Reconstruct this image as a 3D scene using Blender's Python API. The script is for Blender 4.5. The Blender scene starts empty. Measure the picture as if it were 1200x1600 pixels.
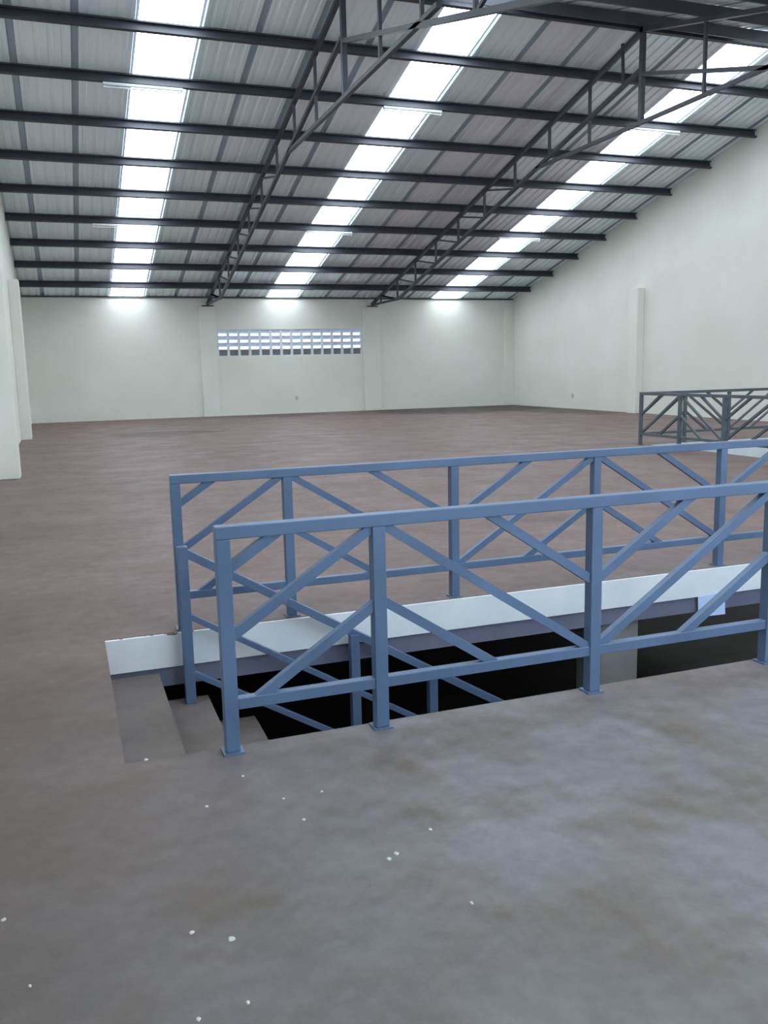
import bpy, bmesh, math, random
from mathutils import Vector, Matrix
random.seed(7)
S = bpy.context.scene
C = S.collection

# ------------------------------------------------------------------ camera
F_PX, YAW, PITCH, ROLL, CAM_Z = 1361.06, math.radians(19.8907), math.radians(9.3611), math.radians(-1.2598), 1.6
fwd = Vector((math.sin(YAW)*math.cos(PITCH), math.cos(YAW)*math.cos(PITCH), -math.sin(PITCH)))
rgt = Vector((math.cos(YAW), -math.sin(YAW), 0)); upv = rgt.cross(fwd)
r2 = math.cos(ROLL)*rgt + math.sin(ROLL)*upv
u2 = -math.sin(ROLL)*rgt + math.cos(ROLL)*upv
cam_data = bpy.data.cameras.new('camera'); cam = bpy.data.objects.new('camera', cam_data); C.objects.link(cam)
cam_data.sensor_fit = 'HORIZONTAL'; cam_data.sensor_width = 36; cam_data.lens = 36*F_PX/1200
cam_data.clip_start = .05; cam_data.clip_end = 300
m3 = Matrix((r2, u2, -fwd)).transposed()
cam.matrix_world = Matrix.Translation((0, 0, CAM_Z)) @ m3.to_4x4()
S.camera = cam

# ------------------------------------------------------------------ world, light, exposure
SKYLIGHT = 7.2                                     # brightness of the daylit translucent sheets
w = bpy.data.worlds.new('world'); S.world = w; w.use_nodes = True
bg = w.node_tree.nodes['Background']; bg.inputs[0].default_value = (.70, .85, 1, 1); bg.inputs[1].default_value = 4.6
S.view_settings.view_transform = 'Standard'; S.view_settings.look = 'None'
S.view_settings.exposure = 0.0; S.view_settings.gamma = 1; S.view_settings.use_curve_mapping = False

# ------------------------------------------------------------------ materials
def srgb(r, g, b):
    f = lambda v: (v/255/12.92) if v/255 <= .04045 else ((v/255+.055)/1.055)**2.4
    return (f(r), f(g), f(b), 1)
def nt(name):
    m = bpy.data.materials.new(name); m.use_nodes = True
    t = m.node_tree; return m, t, t.nodes['Principled BSDF']
def N(t, kind, **kw):
    n = t.nodes.new(kind)
    for k, v in kw.items(): setattr(n, k, v)
    return n
def noise(t, scale, detail=4, rough=.55, vec=None, stretch=None):
    n = N(t, 'ShaderNodeTexNoise'); n.inputs['Scale'].default_value = scale
    n.inputs['Detail'].default_value = detail; n.inputs['Roughness'].default_value = rough
    if vec is None: vec = N(t, 'ShaderNodeNewGeometry').outputs['Position']
    if stretch:
        mp = N(t, 'ShaderNodeMapping'); mp.inputs['Scale'].default_value = stretch
        t.links.new(vec, mp.inputs['Vector']); vec = mp.outputs['Vector']
    t.links.new(vec, n.inputs['Vector']); return n.outputs['Fac']
def ramp(t, fac, p0, p1, c0=(0,0,0,1), c1=(1,1,1,1)):
    r = N(t, 'ShaderNodeValToRGB'); r.color_ramp.elements[0].position = p0; r.color_ramp.elements[1].position = p1
    r.color_ramp.elements[0].color = c0; r.color_ramp.elements[1].color = c1
    t.links.new(fac, r.inputs[0]); return r.outputs[0]
def mix(t, fac, a, b):
    m = N(t, 'ShaderNodeMix', data_type='RGBA')
    for s, v in ((0, fac), (6, a), (7, b)):
        if hasattr(v, 'links'): t.links.new(v, m.inputs[s])
        else: m.inputs[s].default_value = v
    return m.outputs[2]
def mth(t, op, a, b=0., c=None, clamp=False):
    m = N(t, 'ShaderNodeMath', operation=op); m.use_clamp = clamp
    for i, v in enumerate((a, b, c)):
        if v is None: continue
        if hasattr(v, 'links'): t.links.new(v, m.inputs[i])
        else: m.inputs[i].default_value = v
    return m.outputs[0]
def bump(t, bs, h, strength, dist=.01):
    b = N(t, 'ShaderNodeBump'); b.inputs['Strength'].default_value = strength; b.inputs['Distance'].default_value = dist
    t.links.new(h, b.inputs['Height']); t.links.new(b.outputs[0], bs.inputs['Normal'])
def mat_var(name, c0, c1, scale, rough=.6, metal=0., bmp=0., stretch=None, spec=.5):
    m, t, bs = nt(name)
    n = noise(t, scale, stretch=stretch)
    t.links.new(mix(t, ramp(t, n, .32, .68), c0, c1), bs.inputs['Base Color'])
    bs.inputs['Roughness'].default_value = rough; bs.inputs['Metallic'].default_value = metal
    bs.inputs['Specular IOR Level'].default_value = spec
    if bmp: bump(t, bs, noise(t, scale*9), bmp)
    return m
M = {}
M['wall'] = mat_var('cream_wall_paint', srgb(224, 225, 216), srgb(231, 232, 225), .7, .75, bmp=.06, spec=.25)
M['pilaster'] = M['wall']
M['purlin'] = mat_var('dark_steel_paint', srgb(58, 60, 70), srgb(72, 74, 84), 1.5, .5, .1)
M['rail'] = mat_var('blue_grey_rail_paint', srgb(82, 102, 132), srgb(94, 116, 148), 2.5, .42, 0, bmp=.03)
M['beam'] = mat_var('blue_grey_beam_paint', srgb(98, 104, 128), srgb(116, 118, 138), 2., .6, 0)
M['fixture'] = mat_var('white_enamel', srgb(205, 210, 215), srgb(220, 224, 228), 3, .4)
M['tube'] = mat_var('unlit_tube_glass', srgb(225, 228, 230), srgb(235, 238, 240), 3, .2)
M['vent'] = mat_var('grey_vent_concrete', srgb(214, 222, 230), srgb(224, 230, 238), 3, .8)
M['ventblade'] = mat_var('grey_vent_blade', srgb(204, 214, 228), srgb(216, 226, 238), 3, .85)
M['ventdark'] = mat_var('dark_vent_slab', srgb(134, 138, 142), srgb(148, 150, 152), 3, .85)
M['far_rail'] = mat_var('backlit_dark_rail_paint', srgb(78, 88, 96), srgb(92, 102, 108), 2.5, .5)  # far railing: rail paint with its backlit darkening put into the colour
M['paper'] = mat_var('pale_blue_paper', srgb(186, 208, 248), srgb(198, 218, 250), 6, .7)
M['column'] = mat_var('grey_column_concrete', srgb(128, 130, 130), srgb(146, 146, 142), 2, .85, bmp=.1)
M['spot'] = mat_var('dried_white_paint', srgb(178, 180, 178), srgb(200, 202, 200), 30, .6)
M['plate'] = mat_var('pale_plastic', srgb(180, 184, 182), srgb(196, 198, 194), 10, .5)
M['dark_ground'] = mat_var('dark_ground_concrete', srgb(70, 66, 64), srgb(84, 80, 78), 1, .9)

def fascia_mat():
    m, t, bs = nt('white_fascia_paint')
    g = N(t, 'ShaderNodeNewGeometry').outputs['Position']
    sx = N(t, 'ShaderNodeSeparateXYZ'); t.links.new(g, sx.inputs[0])
    n = noise(t, 14, 3, .5, g)
    edge = mth(t, 'MULTIPLY_ADD', sx.outputs['Z'], 34., 1.2, clamp=True)    # chipped along the top arris
    chip = mth(t, 'MULTIPLY', mth(t, 'GREATER_THAN', mth(t, 'MULTIPLY', edge, n), .60), mth(t, 'LESS_THAN', sx.outputs['X'], .75))
    white = mix(t, ramp(t, noise(t, 3.5), .3, .7), srgb(226, 233, 240), srgb(238, 242, 246))
    t.links.new(mix(t, chip, white, srgb(110, 84, 74)), bs.inputs['Base Color'])
    bs.inputs['Roughness'].default_value = .55
    return m
M['fascia'] = fascia_mat()

def floor_mat(name='floor_screed'):
    m, t, bs = nt(name)
    g = N(t, 'ShaderNodeNewGeometry').outputs['Position']
    sx = N(t, 'ShaderNodeSeparateXYZ'); t.links.new(g, sx.inputs[0])
    grey = mix(t, ramp(t, noise(t, .9, 5, .6, g), .3, .7), srgb(108, 104, 105), srgb(132, 129, 134))
    olive = mix(t, ramp(t, noise(t, 2.3, 6, .62, g), .46, .66), grey, srgb(106, 98, 90))
    red = mix(t, ramp(t, noise(t, .5, 5, .6, g, (1, 1.8, 1)), .3, .7), srgb(112, 94, 90), srgb(130, 108, 105))
    # red earth dust trodden over the floor beyond and left of the stairwell
    y = mth(t, 'MULTIPLY_ADD', noise(t, .55, 4, .6, g), 3.2, mth(t, 'SUBTRACT', sx.outputs['Y'], 1.6))
    x = mth(t, 'MULTIPLY_ADD', sx.outputs['X'], -1.8, 1.44)
    d = mth(t, 'MAXIMUM', y, mth(t, 'ADD', y, x))
    dust = N(t, 'ShaderNodeMapRange'); t.links.new(d, dust.inputs[0])
    dust.inputs['From Min'].default_value = 2.6; dust.inputs['From Max'].default_value = 6.4
    base = mix(t, dust.outputs[0], olive, red)
    fine = ramp(t, noise(t, 9, 6, .68, g), .36, .72, (.80, .80, .80, 1), (1.08, 1.08, 1.08, 1))
    mm = N(t, 'ShaderNodeMix', data_type='RGBA', blend_type='MULTIPLY'); mm.inputs[0].default_value = 1
    t.links.new(base, mm.inputs[6]); t.links.new(fine, mm.inputs[7]); col = mm.outputs[2]
    # grime at the stair head, plus painted shade on the dim left side
    grime_shade = N(t, 'ShaderNodeMapRange'); t.links.new(mth(t, 'MULTIPLY_ADD', noise(t, 1.3, 5, .65, g), 1.6, mth(t, 'ADD', sx.outputs['X'], mth(t, 'MULTIPLY', mth(t, 'MAXIMUM', mth(t, 'SUBTRACT', sx.outputs['Y'], 4.2), 0.), .5))), grime_shade.inputs[0])
    grime_shade.inputs['From Min'].default_value = 1.9; grime_shade.inputs['From Max'].default_value = .3
    col = mix(t, mth(t, 'MULTIPLY', grime_shade.outputs[0], .52), col, srgb(78, 71, 63))
    # dark damp stains on the far floor, along the back and right walls
    def blob(cx, cy, rx, ry):
        a = mth(t, 'DIVIDE', mth(t, 'SUBTRACT', sx.outputs['X'], cx), rx)
        b = mth(t, 'DIVIDE', mth(t, 'SUBTRACT', sx.outputs['Y'], cy), ry)
        r = mth(t, 'SQRT', mth(t, 'ADD', mth(t, 'MULTIPLY', a, a), mth(t, 'MULTIPLY', b, b)))
        r = mth(t, 'ADD', r, mth(t, 'MULTIPLY', mth(t, 'SUBTRACT', noise(t, .7, 4, .6, g), .5), 1.0))
        k = N(t, 'ShaderNodeMapRange'); t.links.new(r, k.inputs[0])
        k.inputs['From Min'].default_value = 1.05; k.inputs['From Max'].default_value = .75
        return k.outputs[0]
    st = blob(14.4, 30.2, 4.6, 3.0)
    for args in ((2.4, 24.0, 1.6, 1.0), (7.4, 31.0, 2.2, 1.0), (16.4, 26.5, 1.2, 3.0)):
        st = mth(t, 'MAXIMUM', st, mth(t, 'MULTIPLY', blob(*args), .6))
    small = mth(t, 'MULTIPLY', blob(4.75, 8.0, .42, .3), .35)
    st = mth(t, 'MAXIMUM', st, small)
    col = mix(t, mth(t, 'MULTIPLY', st, .9), col, srgb(66, 56, 53))
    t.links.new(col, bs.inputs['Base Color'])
    rg = ramp(t, noise(t, 1.6, 5, .6, g), .3, .7, (.5, .5, .5, 1), (.72, .72, .72, 1)); t.links.new(rg, bs.inputs['Roughness'])
    bs.inputs['Specular IOR Level'].default_value = .35
    bump(t, bs, noise(t, 16, 7, .7, g), .14, .012)
    return m
M['floor'] = floor_mat()
M['step'] = mat_var('dusty_step_concrete', srgb(100, 91, 88), srgb(120, 111, 108), 3.2, .85, bmp=.12)

def sheet_mat(name, c0, c1):
    m, t, bs = nt(name)
    n = noise(t, 1., 2, .5, None, (1.6, .08, .08))
    t.links.new(mix(t, ramp(t, n, .3, .7), c0, c1), bs.inputs['Base Color'])
    bs.inputs['Metallic'].default_value = .12; bs.inputs['Roughness'].default_value = .36
    return m
M['sheet_blue'] = sheet_mat('galvanised_sheet_blue_grey', srgb(234, 246, 255), srgb(246, 252, 255))
M['sheet_green'] = sheet_mat('galvanised_sheet_green_grey', srgb(228, 244, 246), srgb(242, 250, 252))
M['sheet_brown'] = sheet_mat('galvanised_sheet_brown_grey', srgb(222, 222, 232), srgb(240, 242, 250))
def skylight_mat():
    m, t, bs = nt('translucent_daylit_sheet')
    n = noise(t, 1., 3, .5, None, (5, .3, .3))
    bs.inputs['Base Color'].default_value = (.8, .84, .86, 1); bs.inputs['Roughness'].default_value = .5
    t.links.new(ramp(t, n, .2, .8, (.80, .92, 1., 1), (.87, .95, 1, 1)), bs.inputs['Emission Color'])
    bs.inputs['Emission Strength'].default_value = SKYLIGHT
    return m
M['skylight'] = skylight_mat()
M['lap'] = mat_var('darker_sheet_lap', srgb(158, 172, 186), srgb(176, 188, 200), 1.2, .6, .1, stretch=(3, .3, .3))

# ------------------------------------------------------------------ builders
class MB:
    def __init__(self): self.v = []; self.f = []
    def add(self, vs, fs):
        o = len(self.v); self.v += [Vector(p) for p in vs]; self.f += [[o+i for i in q] for q in fs]; return self
    def box(self, x0, x1, y0, y1, z0, z1):
        vs = [(x, y, z) for z in (z0, z1) for y in (y0, y1) for x in (x0, x1)]
        return self.add(vs, [(0,2,3,1),(4,5,7,6),(0,1,5,4),(2,6,7,3),(0,4,6,2),(1,3,7,5)])
    def bar(self, a, b, wd, dp, side=(0, 1, 0)):
        """rectangular bar a->b; dp is measured along `side`, wd across it"""
        a, b = Vector(a), Vector(b); d = (b-a).normalized(); s = Vector(side)
        s = (s - d*s.dot(d)).normalized(); n = d.cross(s)
        c = [s*dp/2*i + n*wd/2*j for i, j in ((-1,-1),(1,-1),(1,1),(-1,1))]
        return self.add([a+q for q in c]+[b+q for q in c], [(3,2,1,0),(4,5,6,7)]+[(i,(i+1)%4,4+(i+1)%4,4+i) for i in range(4)])
    def prism(self, prof, a, b, ax, ay):
        """profile [(u,v)] swept from a to b, u along ax, v along ay"""
        a, b, ax, ay = Vector(a), Vector(b), Vector(ax), Vector(ay); n = len(prof)
        vs = [a+ax*u+ay*v for u, v in prof]+[b+ax*u+ay*v for u, v in prof]
        return self.add(vs, [list(range(n))[::-1], list(range(n, 2*n))]+[(i,(i+1)%n,n+(i+1)%n,n+i) for i in range(n)])
    def tube(self, a, b, r, n=10):
        a, b = Vector(a), Vector(b); d = (b-a).normalized(); s = d.orthogonal().normalized(); q = d.cross(s)
        c = [(s*math.cos(2*math.pi*i/n)+q*math.sin(2*math.pi*i/n))*r for i in range(n)]
        return self.add([a+k for k in c]+[b+k for k in c], [list(range(n))[::-1], list(range(n, 2*n))]+[(i,(i+1)%n,n+(i+1)%n,n+i) for i in range(n)])
    def mesh(self, name, m, org=(0, 0, 0)):
        o = Vector(org); me = bpy.data.meshes.new(name)
        me.from_pydata([tuple(p-o) for p in self.v], [], self.f)
        bm = bmesh.new(); bm.from_mesh(me); bmesh.ops.recalc_face_normals(bm, faces=bm.faces); bm.to_mesh(me); bm.free()
        me.materials.append(M[m]); return me
    def build(self, name, m, parent=None, bevel=0., org=None):
        if org is None: org = world_of(parent) if parent else (0, 0, 0)
        o = bpy.data.objects.new(name, self.mesh(name, m, org)); C.objects.link(o)
        if parent: o.parent = parent; o.location = Vector(org)-world_of(parent)
        else: o.location = org
        if bevel:
            b = o.modifiers.new('bevel', 'BEVEL'); b.width = bevel; b.segments = 2; b.limit_method = 'ANGLE'
        return o
def world_of(o):
    p = Vector((0, 0, 0))
    while o: p = p+o.location; o = o.parent
    return p
def empty(name, loc):
    e = bpy.data.objects.new(name, None); e.empty_display_size = .2; C.objects.link(e); e.location = loc; return e
def tag(o, label, cat, group=None):
    o['label'] = label; o['category'] = cat
    if group: o['group'] = group
    return o
def struct(o, label, cat=None):
    o['kind'] = 'structure'; o['label'] = label
    if cat: o['category'] = cat
    return o

# ------------------------------------------------------------------ dimensions (metres; camera stands over x = y = 0)
XL, XR, YB = -1.08, 17.42, 32.25
HE, TP = 4.26, .2472                 # eave height at the back wall, tangent of the roof pitch
SR = 16.6                            # horizontal run eave -> ridge
YR, ZR = YB-SR, HE+SR*TP             # ridge
YF = YR-SR                           # front wall, behind the camera
ZG = -3.3                            # storey below
TH = math.atan(TP)
def roof_z(y): return HE+(YB-y)*TP if y >= YR else HE+(y-YF)*TP
H1 = (.125, 6.2, 3.58, 5.40)         # stairwell opening beside the camera: x0 x1 y0 y1
H2 = (10.8, 14.3, 9.0, 14.36)        # second stairwell opening
SLAB = .215

# ------------------------------------------------------------------ floor
def plate_with_holes(xs, ys, holes, z0, z1):
    mb = MB(); xs, ys = sorted(set(xs)), sorted(set(ys))
    inside = lambda i, j: 0 <= i < len(xs)-1 and 0 <= j < len(ys)-1 and not any(h[0] <= (xs[i]+xs[i+1])/2 <= h[1] and h[2] <= (ys[j]+ys[j+1])/2 <= h[3] for h in holes)
    for i in range(len(xs)-1):
        for j in range(len(ys)-1):
            if not inside(i, j): continue
            x0, x1, y0, y1 = xs[i], xs[i+1], ys[j], ys[j+1]
            mb.add([(x0,y0,z1),(x1,y0,z1),(x1,y1,z1),(x0,y1,z1)], [(0,1,2,3)])
            mb.add([(x0,y0,z0),(x0,y1,z0),(x1,y1,z0),(x1,y0,z0)], [(0,1,2,3)])
            for (di, dj, a, b) in ((-1,0,(x0,y0),(x0,y1)),(1,0,(x1,y0),(x1,y1)),(0,-1,(x0,y0),(x1,y0)),(0,1,(x0,y1),(x1,y1))):
                if not inside(i+di, j+dj): mb.add([(*a,z0),(*b,z0),(*b,z1),(*a,z1)], [(0,1,2,3)])
    return mb
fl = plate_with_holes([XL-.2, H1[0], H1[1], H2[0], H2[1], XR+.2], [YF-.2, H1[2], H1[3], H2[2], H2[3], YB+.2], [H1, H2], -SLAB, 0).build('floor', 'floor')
struct(fl, 'brown grey cement screed floor with red dust and pale paint drips', 'floor')
gf = MB().box(XL-.2, XR+.2, YF-.2, YB+.2, ZG-.2, ZG).build('floor', 'dark_ground')
struct(gf, 'dark ground storey floor far below the stairwell openings', 'floor')
# dried paint drips on the screed
for k, (x, y, r) in enumerate([(.21,3.588,.011),(.232,2.355,.009),(.334,2.283,.011),(.328,2.014,.006),(.199,2.001,.007),(.699,2.853,.007),(.818,3.032,.006),
        (.668,3.035,.006),(.387,3.087,.007),(-.285,2.627,.008),(-.202,2.289,.005),(1.094,2.619,.007),(1.043,2.18,.006),(.56,3.28,.006),(.93,2.52,.009),(.895,2.50,.008)]):
    n = 9; ring = [(x+r*random.uniform(.7,1.2)*math.cos(2*math.pi*i/n), y+r*1.25*random.uniform(.7,1.2)*math.sin(2*math.pi*i/n), .0005) for i in range(n)]
    top = [(x+(p[0]-x)*.6, y+(p[1]-y)*.6, .003) for p in ring]
    mb = MB().add(ring+top, [list(range(n, 2*n))]+[(i,(i+1)%n,n+(i+1)%n,n+i) for i in range(n)])
    mb.build('paint_drip', 'spot', fl, org=(x, y, 0))

# ------------------------------------------------------------------ walls
T = .2
VX0, VX1, VZ0, VZ1 = 5.40, 10.92, 2.16, 3.11          # vent block window
mb = MB()
for x0, x1, z0, z1 in ((XL-T, VX0, ZG, HE+.02), (VX1, XR+T, ZG, HE+.02), (VX0, VX1, ZG, VZ0), (VX0, VX1, VZ1, HE+.02)):
    mb.box(x0, x1, YB, YB+T, z0, z1)
wb = struct(mb.build('wall_back', 'wall'), 'cream painted low back wall under the roof eave with a band of vent blocks', 'wall')
def gable(x0, x1):
    pts = [(YF, ZG), (YB, ZG), (YB, HE), (YR, ZR), (YF, HE)]
    n = len(pts)
    return MB().add([(x0, y, z) for y, z in pts]+[(x1, y, z) for y, z in pts], [list(range(n)), list(range(n, 2*n))[::-1]]+[(i,(i+1)%n,n+(i+1)%n,n+i) for i in range(n)])
wl = struct(gable(XL-T, XL).build('wall_left', 'wall'), 'cream painted gable wall with projecting square columns', 'wall')
wr = struct(gable(XR, XR+T).build('wall_right', 'wall'), 'tall cream painted gable wall rising with the roof slope', 'wall')
WX0, WX1, WZ0, WZ1 = 2.0, 12.0, .9, 3.4            # glazed band in the front wall, behind the camera
mb = MB()
for x0, x1, z0, z1 in ((XL-T, WX0, ZG, HE), (WX1, XR+T, ZG, HE), (WX0, WX1, ZG, WZ0), (WX0, WX1, WZ1, HE)): mb.box(x0, x1, YF-T, YF, z0, z1)
wf = struct(mb.build('wall_front', 'wall'), 'cream painted wall opposite the back wall with a wide window', 'wall')
w2 = empty('window_2', ((WX0+WX1)/2, YF, WZ0)); struct(w2, 'wide steel framed window facing the back wall', 'window')
for k in range(9):
    x = WX0+.02+(WX1-WX0-.04)*k/8; MB().box(x-.02, x+.02, YF-.12, YF-.08, WZ0, WZ1).build('mullion', 'purlin', w2)
for z in (WZ0+.02, (WZ0+WZ1)/2, WZ1-.02): MB().box(WX0, WX1, YF-.118, YF-.082, z-.018, z+.018).build('transom', 'purlin', w2)
def pil(wall, x0, x1, y0, y1, top):
    return MB().box(x0, x1, y0, y1, 0, top).build('pilaster', 'pilaster', wall, bevel=.012, org=((x0+x1)/2, (y0+y1)/2, 0))
for x0, x1 in ((4.76, 5.36), (10.95, 11.65)): pil(wb, x0, x1, YB-.13, YB, 3.92)
pil(wb, XR-.42, XR, YB-.13, YB, 3.92)
pil(wl, XL, -.735, 14.85, 15.3, 3.97); pil(wl, XL, -.83, 23.97, 24.45, 3.97)
pil(wr, XR-.26, XR, 23.6, 24.05, 3.92); pil(wr, XR-.26, XR, 14.85, 15.3, 3.92)
# small plates low on the walls
tag(MB().box(8.22, 8.32, YB-.03, YB, .49, .64).build('wall_plate', 'plate', bevel=.006, org=(8.27, YB, .49)), 'small pale plate low on the back wall below the vent blocks', 'wall plate')
tag(MB().box(XR-.03, XR, 27.62, 27.72, .40, .55).build('wall_plate', 'plate', bevel=.006, org=(XR, 27.67, .40)), 'small pale plate low on the gable wall between pilaster and corner', 'wall plate')

# vent block window: 14 columns x 4 rows of hooded concrete vent blocks
win = empty('window_1', ((VX0+VX1)/2, YB, VZ0)); struct(win, 'grid of grey hooded concrete vent blocks high in the back wall', 'vent window')
cw, ch = (VX1-VX0)/14, (VZ1-VZ0)/4
def frame_mesh():
    mb = MB(); e = .045; f = .018; y0, y1 = .0, .16
    mb.box(0, e, y0, y1, 0, ch); mb.box(cw-e, cw, y0, y1, 0, ch); mb.box(e, cw-e, y0, y1, 0, f); mb.box(e, cw-e, y0, y1, ch-f, ch)
    return mb.mesh('vent_block', 'vent')
def blade_mesh(cover):
    # sloping hood slab: starts under the block's top inside, drops towards the outside
    mb = MB(); e = .045; f = .018; th = .02; zt = ch-f; zb = max(ch-f-cover, f)
    mb.prism([(.03, zt), (.03+th, zt), (.15, zb), (.15-th, zb)], (e, 0, 0), (cw-e, 0, 0), (0, 1, 0), (0, 0, 1))
    return mb.mesh('hood', 'ventblade')
fm, bm_, bl = frame_mesh(), blade_mesh(.122), blade_mesh(.25)
bl.materials[0] = M['ventdark']
for r in range(4):
    for k in range(14):
        o = bpy.data.objects.new('vent_block', fm); C.objects.link(o); o.parent = win
        o.location = (VX0+k*cw-win.location.x, .02, r*ch)
        b = bpy.data.objects.new('hood', bl if r == 0 else bm_); C.objects.link(b); b.parent = o

# ------------------------------------------------------------------ roof: ribbed sheets, skylights
ceil = empty('ceiling', ((XL+XR)/2, YR, ZR)); struct(ceil, 'pitched roof of ribbed galvanised sheets with three rows of translucent skylight sheets', 'roof')
SW = 1.1
def sheet_mesh(name, m, width, length):
    """ribbed sheet, local x across, local y up the slope, z outwards; deep side lap rib at both edges"""
    prof = [(0, .05), (.048, .05), (.068, 0)]
    x = .068; n = 4; pitch = (width-.068*2)/n
    for i in range(n):
        a = x+i*pitch
        prof += [(a+pitch*.30, 0), (a+pitch*.42, .026), (a+pitch*.62, .026), (a+pitch*.74, 0)]
    prof += [(width-.068, 0), (width-.048, .05), (width, .05)]
    me = bpy.data.meshes.new(name); k = len(prof); vs = []; fs = []
    for z_off in (0, .006):
        for yy in (0, length): vs += [(u, yy, v+z_off) for u, v in prof]
    for i in range(k-1):
        fs.append((i, k+i, k+i+1, i+1)); fs.append((2*k+i, 2*k+i+1, 3*k+i+1, 3*k+i))
        fs.append((i, i+1, 2*k+i+1, 2*k+i)); fs.append((k+i, 3*k+i, 3*k+i+1, k+i+1))
    fs += [(0, 2*k, 3*k, k), (k-1, 2*k-1, 4*k-1, 3*k-1)]
    me.from_pydata(vs, [], fs); me.materials.append(M[m])
    if m != 'skylight':                             # darker faces along the double thickness at the side laps
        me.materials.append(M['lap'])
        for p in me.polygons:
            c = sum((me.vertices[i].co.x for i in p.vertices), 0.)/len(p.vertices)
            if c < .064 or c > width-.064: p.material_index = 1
    return me
S_LAP = 8.35                                        # sheets lap over the fifth purlin
cs = math.cos(TH)
L_low, L_up = (S_LAP+.22+.15)/cs, (SR-S_LAP)/cs
edges = [-1.5+SW*i for i in range(18)]
SKY = {1: (3, 8, 14), -1: (3, 8, 15)}        # skylight rows on the two slopes
cache = {}
def get_mesh(m, length, nm):
    key = (m, round(length, 3))
    if key not in cache: cache[key] = sheet_mesh(nm, m, SW, length)
    return cache[key]
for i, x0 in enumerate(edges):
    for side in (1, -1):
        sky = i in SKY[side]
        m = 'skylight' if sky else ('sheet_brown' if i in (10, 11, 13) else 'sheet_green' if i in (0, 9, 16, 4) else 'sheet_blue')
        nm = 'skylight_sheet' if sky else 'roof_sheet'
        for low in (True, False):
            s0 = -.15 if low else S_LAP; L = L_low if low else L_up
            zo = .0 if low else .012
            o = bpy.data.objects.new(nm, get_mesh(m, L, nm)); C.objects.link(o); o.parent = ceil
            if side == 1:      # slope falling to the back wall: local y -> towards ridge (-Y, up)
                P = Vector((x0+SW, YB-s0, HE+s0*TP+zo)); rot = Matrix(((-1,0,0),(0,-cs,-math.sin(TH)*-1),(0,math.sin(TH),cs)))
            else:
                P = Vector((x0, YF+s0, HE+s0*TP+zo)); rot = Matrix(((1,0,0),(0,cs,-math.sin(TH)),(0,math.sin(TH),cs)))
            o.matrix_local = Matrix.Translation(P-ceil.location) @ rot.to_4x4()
mb = MB(); rc = .28
mb.add([(XL-.3, YR-rc, ZR-rc*TP+.075), (XL-.3, YR, ZR+.085), (XL-.3, YR+rc, ZR-rc*TP+.075), (XR+.3, YR-rc, ZR-rc*TP+.075), (XR+.3, YR, ZR+.085), (XR+.3, YR+rc, ZR-rc*TP+.075)], [(0,1,4,3),(1,2,5,4)])
mb.build('ridge_cap', 'sheet_blue', ceil)
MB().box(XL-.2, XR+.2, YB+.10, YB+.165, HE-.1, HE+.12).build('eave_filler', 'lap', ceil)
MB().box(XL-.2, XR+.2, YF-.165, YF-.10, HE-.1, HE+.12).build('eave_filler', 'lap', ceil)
tr = MB().box(XL, XR, YB-.05, YB-.002, HE-.045, HE+.008).build('trim_1', 'purlin'); struct(tr, 'thin dark steel angle along the eave at the top of the back wall', 'trim')

# ------------------------------------------------------------------ purlins (lipped channels)
PD, PW = .2, .075
ORD = ['first', 'second', 'third', 'fourth', 'fifth', 'sixth', 'seventh', 'eighth', 'ninth', 'tenth']
S_P = [1.431+1.6686*k for k in range(9)]+[16.44]
def purlin(s, side, label):
    y = YB-s if side == 1 else YF+s; z = HE+s*TP-.004
    up = Vector((0, TP*-side, 1)).normalized(); al = Vector((0, side, side*-TP*side*side)).normalized() if side == 1 else Vector((0, -1, -TP)).normalized()
    t = .008; h = PD; wd = PW
    prof = [(0,0),(wd,0),(wd,-.03),(wd-t,-.03),(wd-t,-t),(t,-t),(t,-h+t),(wd-t,-h+t),(wd-t,-h+.03),(wd,-h+.03),(wd,-h),(0,-h)]
    prof = [(u-wd/2, v) for u, v in prof]
    up = Vector((0, side*TP, 1)).normalized(); al = Vector((0, side, -TP)).normalized()
    o = MB().prism(prof, (XL, y, z), (XR, y, z), -al, up).build('roof_purlin', 'purlin', org=((XL+XR)/2, y, z))
    return tag(o, label, 'purlin', 'roof purlins')
for k, s in enumerate(S_P):
    purlin(s, 1, 'dark steel roof purlin, %s up from the back wall eave' % ORD[k] if k < 9 else 'dark steel purlin just under the ridge on the back wall slope')
for k in range(9, 4, -1):
    purlin(S_P[k], -1, 'dark steel purlin on the opposite roof slope, %s down from the ridge' % ORD[9-k])

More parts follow.
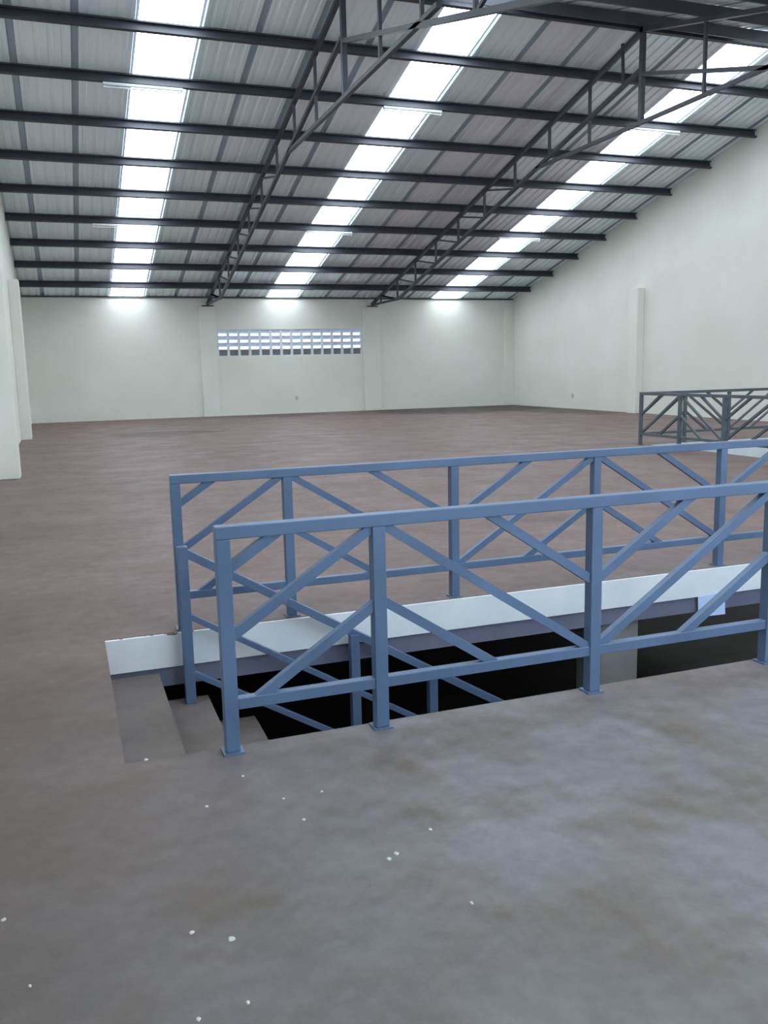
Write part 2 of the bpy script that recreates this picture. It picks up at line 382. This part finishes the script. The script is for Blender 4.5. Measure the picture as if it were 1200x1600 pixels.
# ------------------------------------------------------------------ roof trusses
A_OFF, B_OFF, TIE_Z = .25, .97, 6.37
VY = [31.2, 29.47, 27.77, 26.04, 24.37, 22.65, 20.9, 19.2, 17.5]     # verticals on the back wall slope
def truss(x, label, extra):
    root = empty('roof_truss', (x, YR, TIE_Z)); tag(root, label, 'truss', 'roof trusses')
    mir = lambda y, sd: y if sd == 1 else 2*YR-y
    side = (1, 0, 0)
    s_heel = (4.0-HE+B_OFF)/TP; y_heel = YB-s_heel                   # lower chord meets the level heel
    for sd in (1, -1):
        P = lambda y, off: (x, mir(y, sd), roof_z(y)-off)
        MB().bar(P(YB-.05, A_OFF), P(YR, A_OFF), .085, .09, side).build('top_chord', 'purlin', root)
        low_z = (lambda y: roof_z(y)-B_OFF) if sd == 1 else (lambda y: 7.29-.272*(y-YR))
        yh = y_heel if sd == 1 else YR+(7.29-4.0)/.272
        MB().bar((x, mir(yh, sd), low_z(yh)), (x, YR, low_z(YR)), .075, .08, side).build('lower_chord', 'purlin', root)
        MB().bar((x, mir(YB-.05, sd), 4.0), (x, mir(yh, sd), 4.0), .07, .08, side).build('heel_chord', 'purlin', root)
        MB().box(x-.2, x+.2, min(mir(YB-.14, sd), mir(YB+.0, sd)), max(mir(YB-.14, sd), mir(YB, sd)), 3.922, 3.962).build('bearing_plate', 'purlin', root)
        for i, y in enumerate(VY):
            lo = 4.0 if y > yh else (low_z(y) if y > 19 else TIE_Z)
            MB().bar((x, mir(y, sd), roof_z(y)-A_OFF), (x, mir(y, sd), lo), .055, .055, side).build('web_post', 'purlin', root)
        ys = [YB-.1]+VY[:7]
        for a, b in zip(ys[1:-1], ys[2:]):
            MB().bar(P(a, A_OFF), (x, mir(b, sd), max(low_z(b), 4.0)), .045, .045, side).build('web_diagonal', 'purlin', root)
        MB().bar(P(YB-.1, A_OFF+.02), (x, mir(31.2, sd), 4.0), .04, .04, side).build('web_diagonal', 'purlin', root)
        MB().bar(P(31.2, A_OFF), (x, mir(29.47, sd), 4.0), .045, .045, side).build('web_diagonal', 'purlin', root)
    ty = YB-(TIE_Z-HE+B_OFF)/TP
    MB().bar((x, ty, TIE_Z), (x, 2*YR-ty, TIE_Z), .07, .08, side).build('tie_beam', 'purlin', root)
    MB().bar((x, YR, ZR-.15), (x, YR, TIE_Z), .09, .1, (0, 1, 0)).build('king_post', 'purlin', root)
    if extra: MB().bar((x, 16.33, roof_z(16.33)-.12), (x, 16.28, roof_z(16.28)-B_OFF), .05, .05, side).build('web_post', 'purlin', root)
truss(5.1, 'dark steel lattice roof truss nearest the column wall, between two skylight rows', False)
truss(11.35, 'dark steel lattice roof truss nearest the tall gable wall, with an extra short strut', True)

# ------------------------------------------------------------------ unlit tube lights under the purlins
for k, (x0, x1, s, lab) in enumerate([(1.2, 2.76, S_P[7], 'upper purlin at the skylight row nearest the column wall'), (7.1, 8.5, S_P[7], 'upper purlin at the middle skylight row'), (13.5, 15.0, S_P[7], 'upper purlin at the skylight row beside the gable'),
        (1.1, 2.66, S_P[3], 'lower purlin at the skylight row nearest the column wall'), (7.1, 8.5, S_P[3], 'lower purlin at the middle skylight row'), (13.4, 14.9, S_P[3], 'lower purlin at the skylight row beside the gable')]):
    y = YB-s; z = roof_z(y)-PD-.004; yc = y-.045
    root = empty('tube_light', ((x0+x1)/2, yc, z-.1)); tag(root, 'unlit white tube light under the '+lab, 'tube light', 'tube lights under the purlins')
    MB().box(x0, x1, yc-.035, yc+.035, z-.05, z+.002).build('batten', 'fixture', root, bevel=.006)
    MB().tube((x0+.03, yc, z-.085), (x1-.03, yc, z-.085), .014).build('tube', 'tube', root)
    for xx in (x0+.005, x1-.03): MB().box(xx, xx+.025, yc-.018, yc+.018, z-.105, z-.048).build('lamp_holder', 'fixture', root)

# ------------------------------------------------------------------ stairwell edges: white fascias, steel beams
f1 = MB().box(H1[0], H1[1], H1[3]-.022, H1[3], -SLAB, -.003)
struct(f1.build('trim_2', 'fascia'), 'long white painted slab edge beside the concrete stair', 'trim')
struct(MB().box(H2[0], H2[1], H2[3]-.022, H2[3], -.42, -.003).build('trim_3', 'fascia'), 'white painted slab edge at the far end of the second stairwell', 'trim')
struct(MB().box(H2[1]-.022, H2[1], H2[2], H2[3]-.022, -.42, -.003).build('trim_4', 'fascia'), 'white painted slab edge on the gable wall side of the second stairwell', 'trim')
def ibeam(a, b, wd, h):
    t = .012; prof = [(-wd/2,0),(wd/2,0),(wd/2,-t),(t/2,-t),(t/2,-h+t),(wd/2,-h+t),(wd/2,-h),(-wd/2,-h),(-wd/2,-h+t),(-t/2,-h+t),(-t/2,-t),(-wd/2,-t)]
    d = Vector(b)-Vector(a); sd = (1, 0, 0) if abs(d.y) > abs(d.x) else (0, 1, 0)
    return MB().prism(prof, a, b, sd, (0, 0, 1))
def channel(a, b, wd, h):
    t = .012; prof = [(0,0),(wd,0),(wd,-t),(t,-t),(t,-h+t),(wd,-h+t),(wd,-h),(0,-h)]
    return MB().prism(prof, a, b, (0, 1, 0), (0, 0, 1))
tag(channel((H1[0], H1[3]-.006, -SLAB-.001), (H1[1], H1[3]-.006, -SLAB-.001), .06, .125).build('floor_beam', 'beam', org=(3.1, H1[3], -SLAB)), 'blue grey steel channel under the long white slab edge beside the stair', 'beam')
tag(MB().box(3.72, 4.06, H1[3]+.07, H1[3]+.41, ZG, -SLAB).build('support_column', 'column', bevel=.01, org=(3.89, H1[3]+.24, ZG)), 'grey concrete column below the floor behind the stairwell beam', 'column')
tag(MB().add([(4.535, H1[3]-.028, -.212), (4.795, H1[3]-.026, -.207), (4.80, H1[3]-.036, -.382), (4.54, H1[3]-.034, -.376), (4.535, H1[3]-.025, -.212), (4.795, H1[3]-.023, -.207), (4.80, H1[3]-.033, -.382), (4.54, H1[3]-.031, -.376)],
    [(0,1,2,3),(7,6,5,4),(0,4,5,1),(1,5,6,2),(2,6,7,3),(3,7,4,0)]).build('paper_sheet', 'paper', org=(4.67, H1[3]-.03, -.3)), 'pale blue white sheet stuck on the stairwell beam', 'paper')

# ------------------------------------------------------------------ concrete stair going down
st = empty('concrete_stair', (H1[0], 4.48, 0)); tag(st, 'dusty brown concrete stair going down between the two blue grey railings', 'stairs')
RUN, RISE, Z1 = .293, .187, -.245
for k in range(16):
    x0 = H1[0]+RUN*k; zt = Z1-RISE*k
    if zt < ZG+.1: break
    prof = [(0, 0), (RUN, 0), (RUN, -RISE), (RUN, -RISE-.14), (0, -.14-.05)]
    mb = MB(); vs = []
    mb.prism([(0, 0), (RUN+.012, 0), (RUN+.012, -.03), (RUN, -.045), (RUN, -RISE-.14), (0, -.17)], (x0, H1[2]+.0, zt), (x0, H1[3]-.024, zt), (1, 0, 0), (0, 0, 1))
    mb.build('step', 'step', st, org=(x0, 4.48, zt))

# ------------------------------------------------------------------ railings
HR = .98
def railing(root, a, b, ts, first, plate_side, skip_first=False, hr=HR, run_last=None, rm='rail'):
    """posts at distances ts along a->b; panels alternate direction of three parallel braces"""
    a, b = Vector(a), Vector(b); d = (b-a).normalized(); nrm = Vector((-d.y, d.x, 0))
    L = run_last or (b-a).length
    W, TR, BR = .06, .055, .045
    at = lambda t, z: a+d*t+Vector((0, 0, z))
    for i, t in enumerate(ts):
        if skip_first and i == 0: continue
        p = MB().bar(at(t, .008), at(t, hr-TR), W, W, nrm).build('post', rm, root, bevel=.004)
        MB().bar(at(t, 0), at(t, .008), .088, .088, nrm).build('base_plate', rm, p)
    MB().bar(at(ts[0]-W/2, hr-TR/2), at(L, hr-TR/2), TR, .062, nrm).build('top_rail', rm, root, bevel=.004)
    zb = .215
    MB().bar(at(ts[0]+W/2, zb), at(L, zb), .05, .045, nrm).build('bottom_rail', rm, root, bevel=.004)
    z0, z1 = zb+.02, hr-TR
    for i in range(len(ts)):
        t0 = ts[i]+W/2; t1 = (ts[i+1]-W/2) if i+1 < len(ts) else None
        if t1 is None:
            if L-t0 < .3: continue
            t1 = t0+1.06
        up = (i % 2 == 0) == first                    # '/' panel or '\' panel
        sl = .655; wdt = t1-t0
        # brace lines: height at the low end of the panel
        if wdt < .8: starts = [.805, .515, .515-.29*1.0-.06]
        else:
            sl = (z1-z0)/wdt; starts = [z0+(z1-z0)*.5, z0, z0-(z1-z0)*.5]
        for zs in starts:
            pa, pb = (0., zs), (wdt, zs+sl*wdt)
            # clip to the panel
            if pa[1] < z0: pa = ((z0-zs)/sl, z0)
            if pb[1] > z1: pb = ((z1-zs)/sl, z1)
            if pb[0]-pa[0] < .08: continue
            f = (lambda u: t0+u) if up else (lambda u: t1-u)
            ta, tb = f(pa[0]), f(pb[0])
            if max(ta, tb) > L:
                if min(ta, tb) > L-.1: continue
            ea, eb = at(ta, pa[1]), at(tb, pb[1]); ex = (eb-ea).normalized()*.026
            MB().bar(ea-ex, eb+ex, .042, .036, nrm).build('brace', rm, root)
r1 = empty('guard_railing', (.56, 3.505, 0)); tag(r1, 'blue grey steel railing on the stairwell edge opposite the white slab edge', 'railing')
railing(r1, (0, 3.525, 0), (6.2, 3.525, 0), [.565, 1.24, 2.348, 3.435, 4.53, 5.62], True, -1, run_last=5.65)
r2_ = empty('guard_railing', (.60, 5.455, 0)); tag(r2_, 'blue grey steel railing standing above the long white slab edge', 'railing')
railing(r2_, (0, 5.462, 0), (6.2, 5.462, 0), [.605, 1.312, 2.492, 3.64, 4.79, 5.95], True, 1, run_last=5.98)
r3 = empty('guard_railing', (10.66, 14.46, 0)); tag(r3, 'railing with painted-in backlit darkening around the corner of the second stairwell by the gable wall', 'railing')
railing(r3, (10.66, 14.46, 0), (14.4, 14.46, 0), [0, 1.05, 2.14, 3.3], True, 1, hr=1.03, run_last=3.33, rm='far_rail')
railing(r3, (10.66, 14.46, 0), (10.66, 9.0, 0), [0, 1.16, 2.32, 3.5, 4.7], True, 1, skip_first=True, hr=1.03, run_last=4.73, rm='far_rail')

# sloping hand railing on the stair, far side
r4 = empty('stair_handrail', (.6, 5.3, -.43)); tag(r4, 'blue grey sloping handrail going down along the concrete stair', 'handrail')
SY, SLP = 5.29, .605
def srail(name, x0, z0, x1, wd, dp): MB().bar((x0, SY, z0), (x1, SY, z0-SLP*(x1-x0)), wd, dp, (0, 1, 0)).build(name, 'rail', r4, bevel=.003)
srail('top_rail', .60, .535, 4.4, .05, .055)
srail('middle_rail', .63, .12, 4.4, .036, .036)
srail('bottom_rail', .63, -.245, 4.4, .036, .036)
for x in (.605, 1.683, 2.24, 3.35, 4.37):
    k = int((x-H1[0])/RUN); zt = Z1-RISE*k
    top = .56-SLP*(x-.60)+(.005 if x < 1 else -.03)
    p = MB().bar((x, SY, zt), (x, SY, top), .062, .062, (0, 1, 0)).build('post', 'rail', r4, bevel=.004)
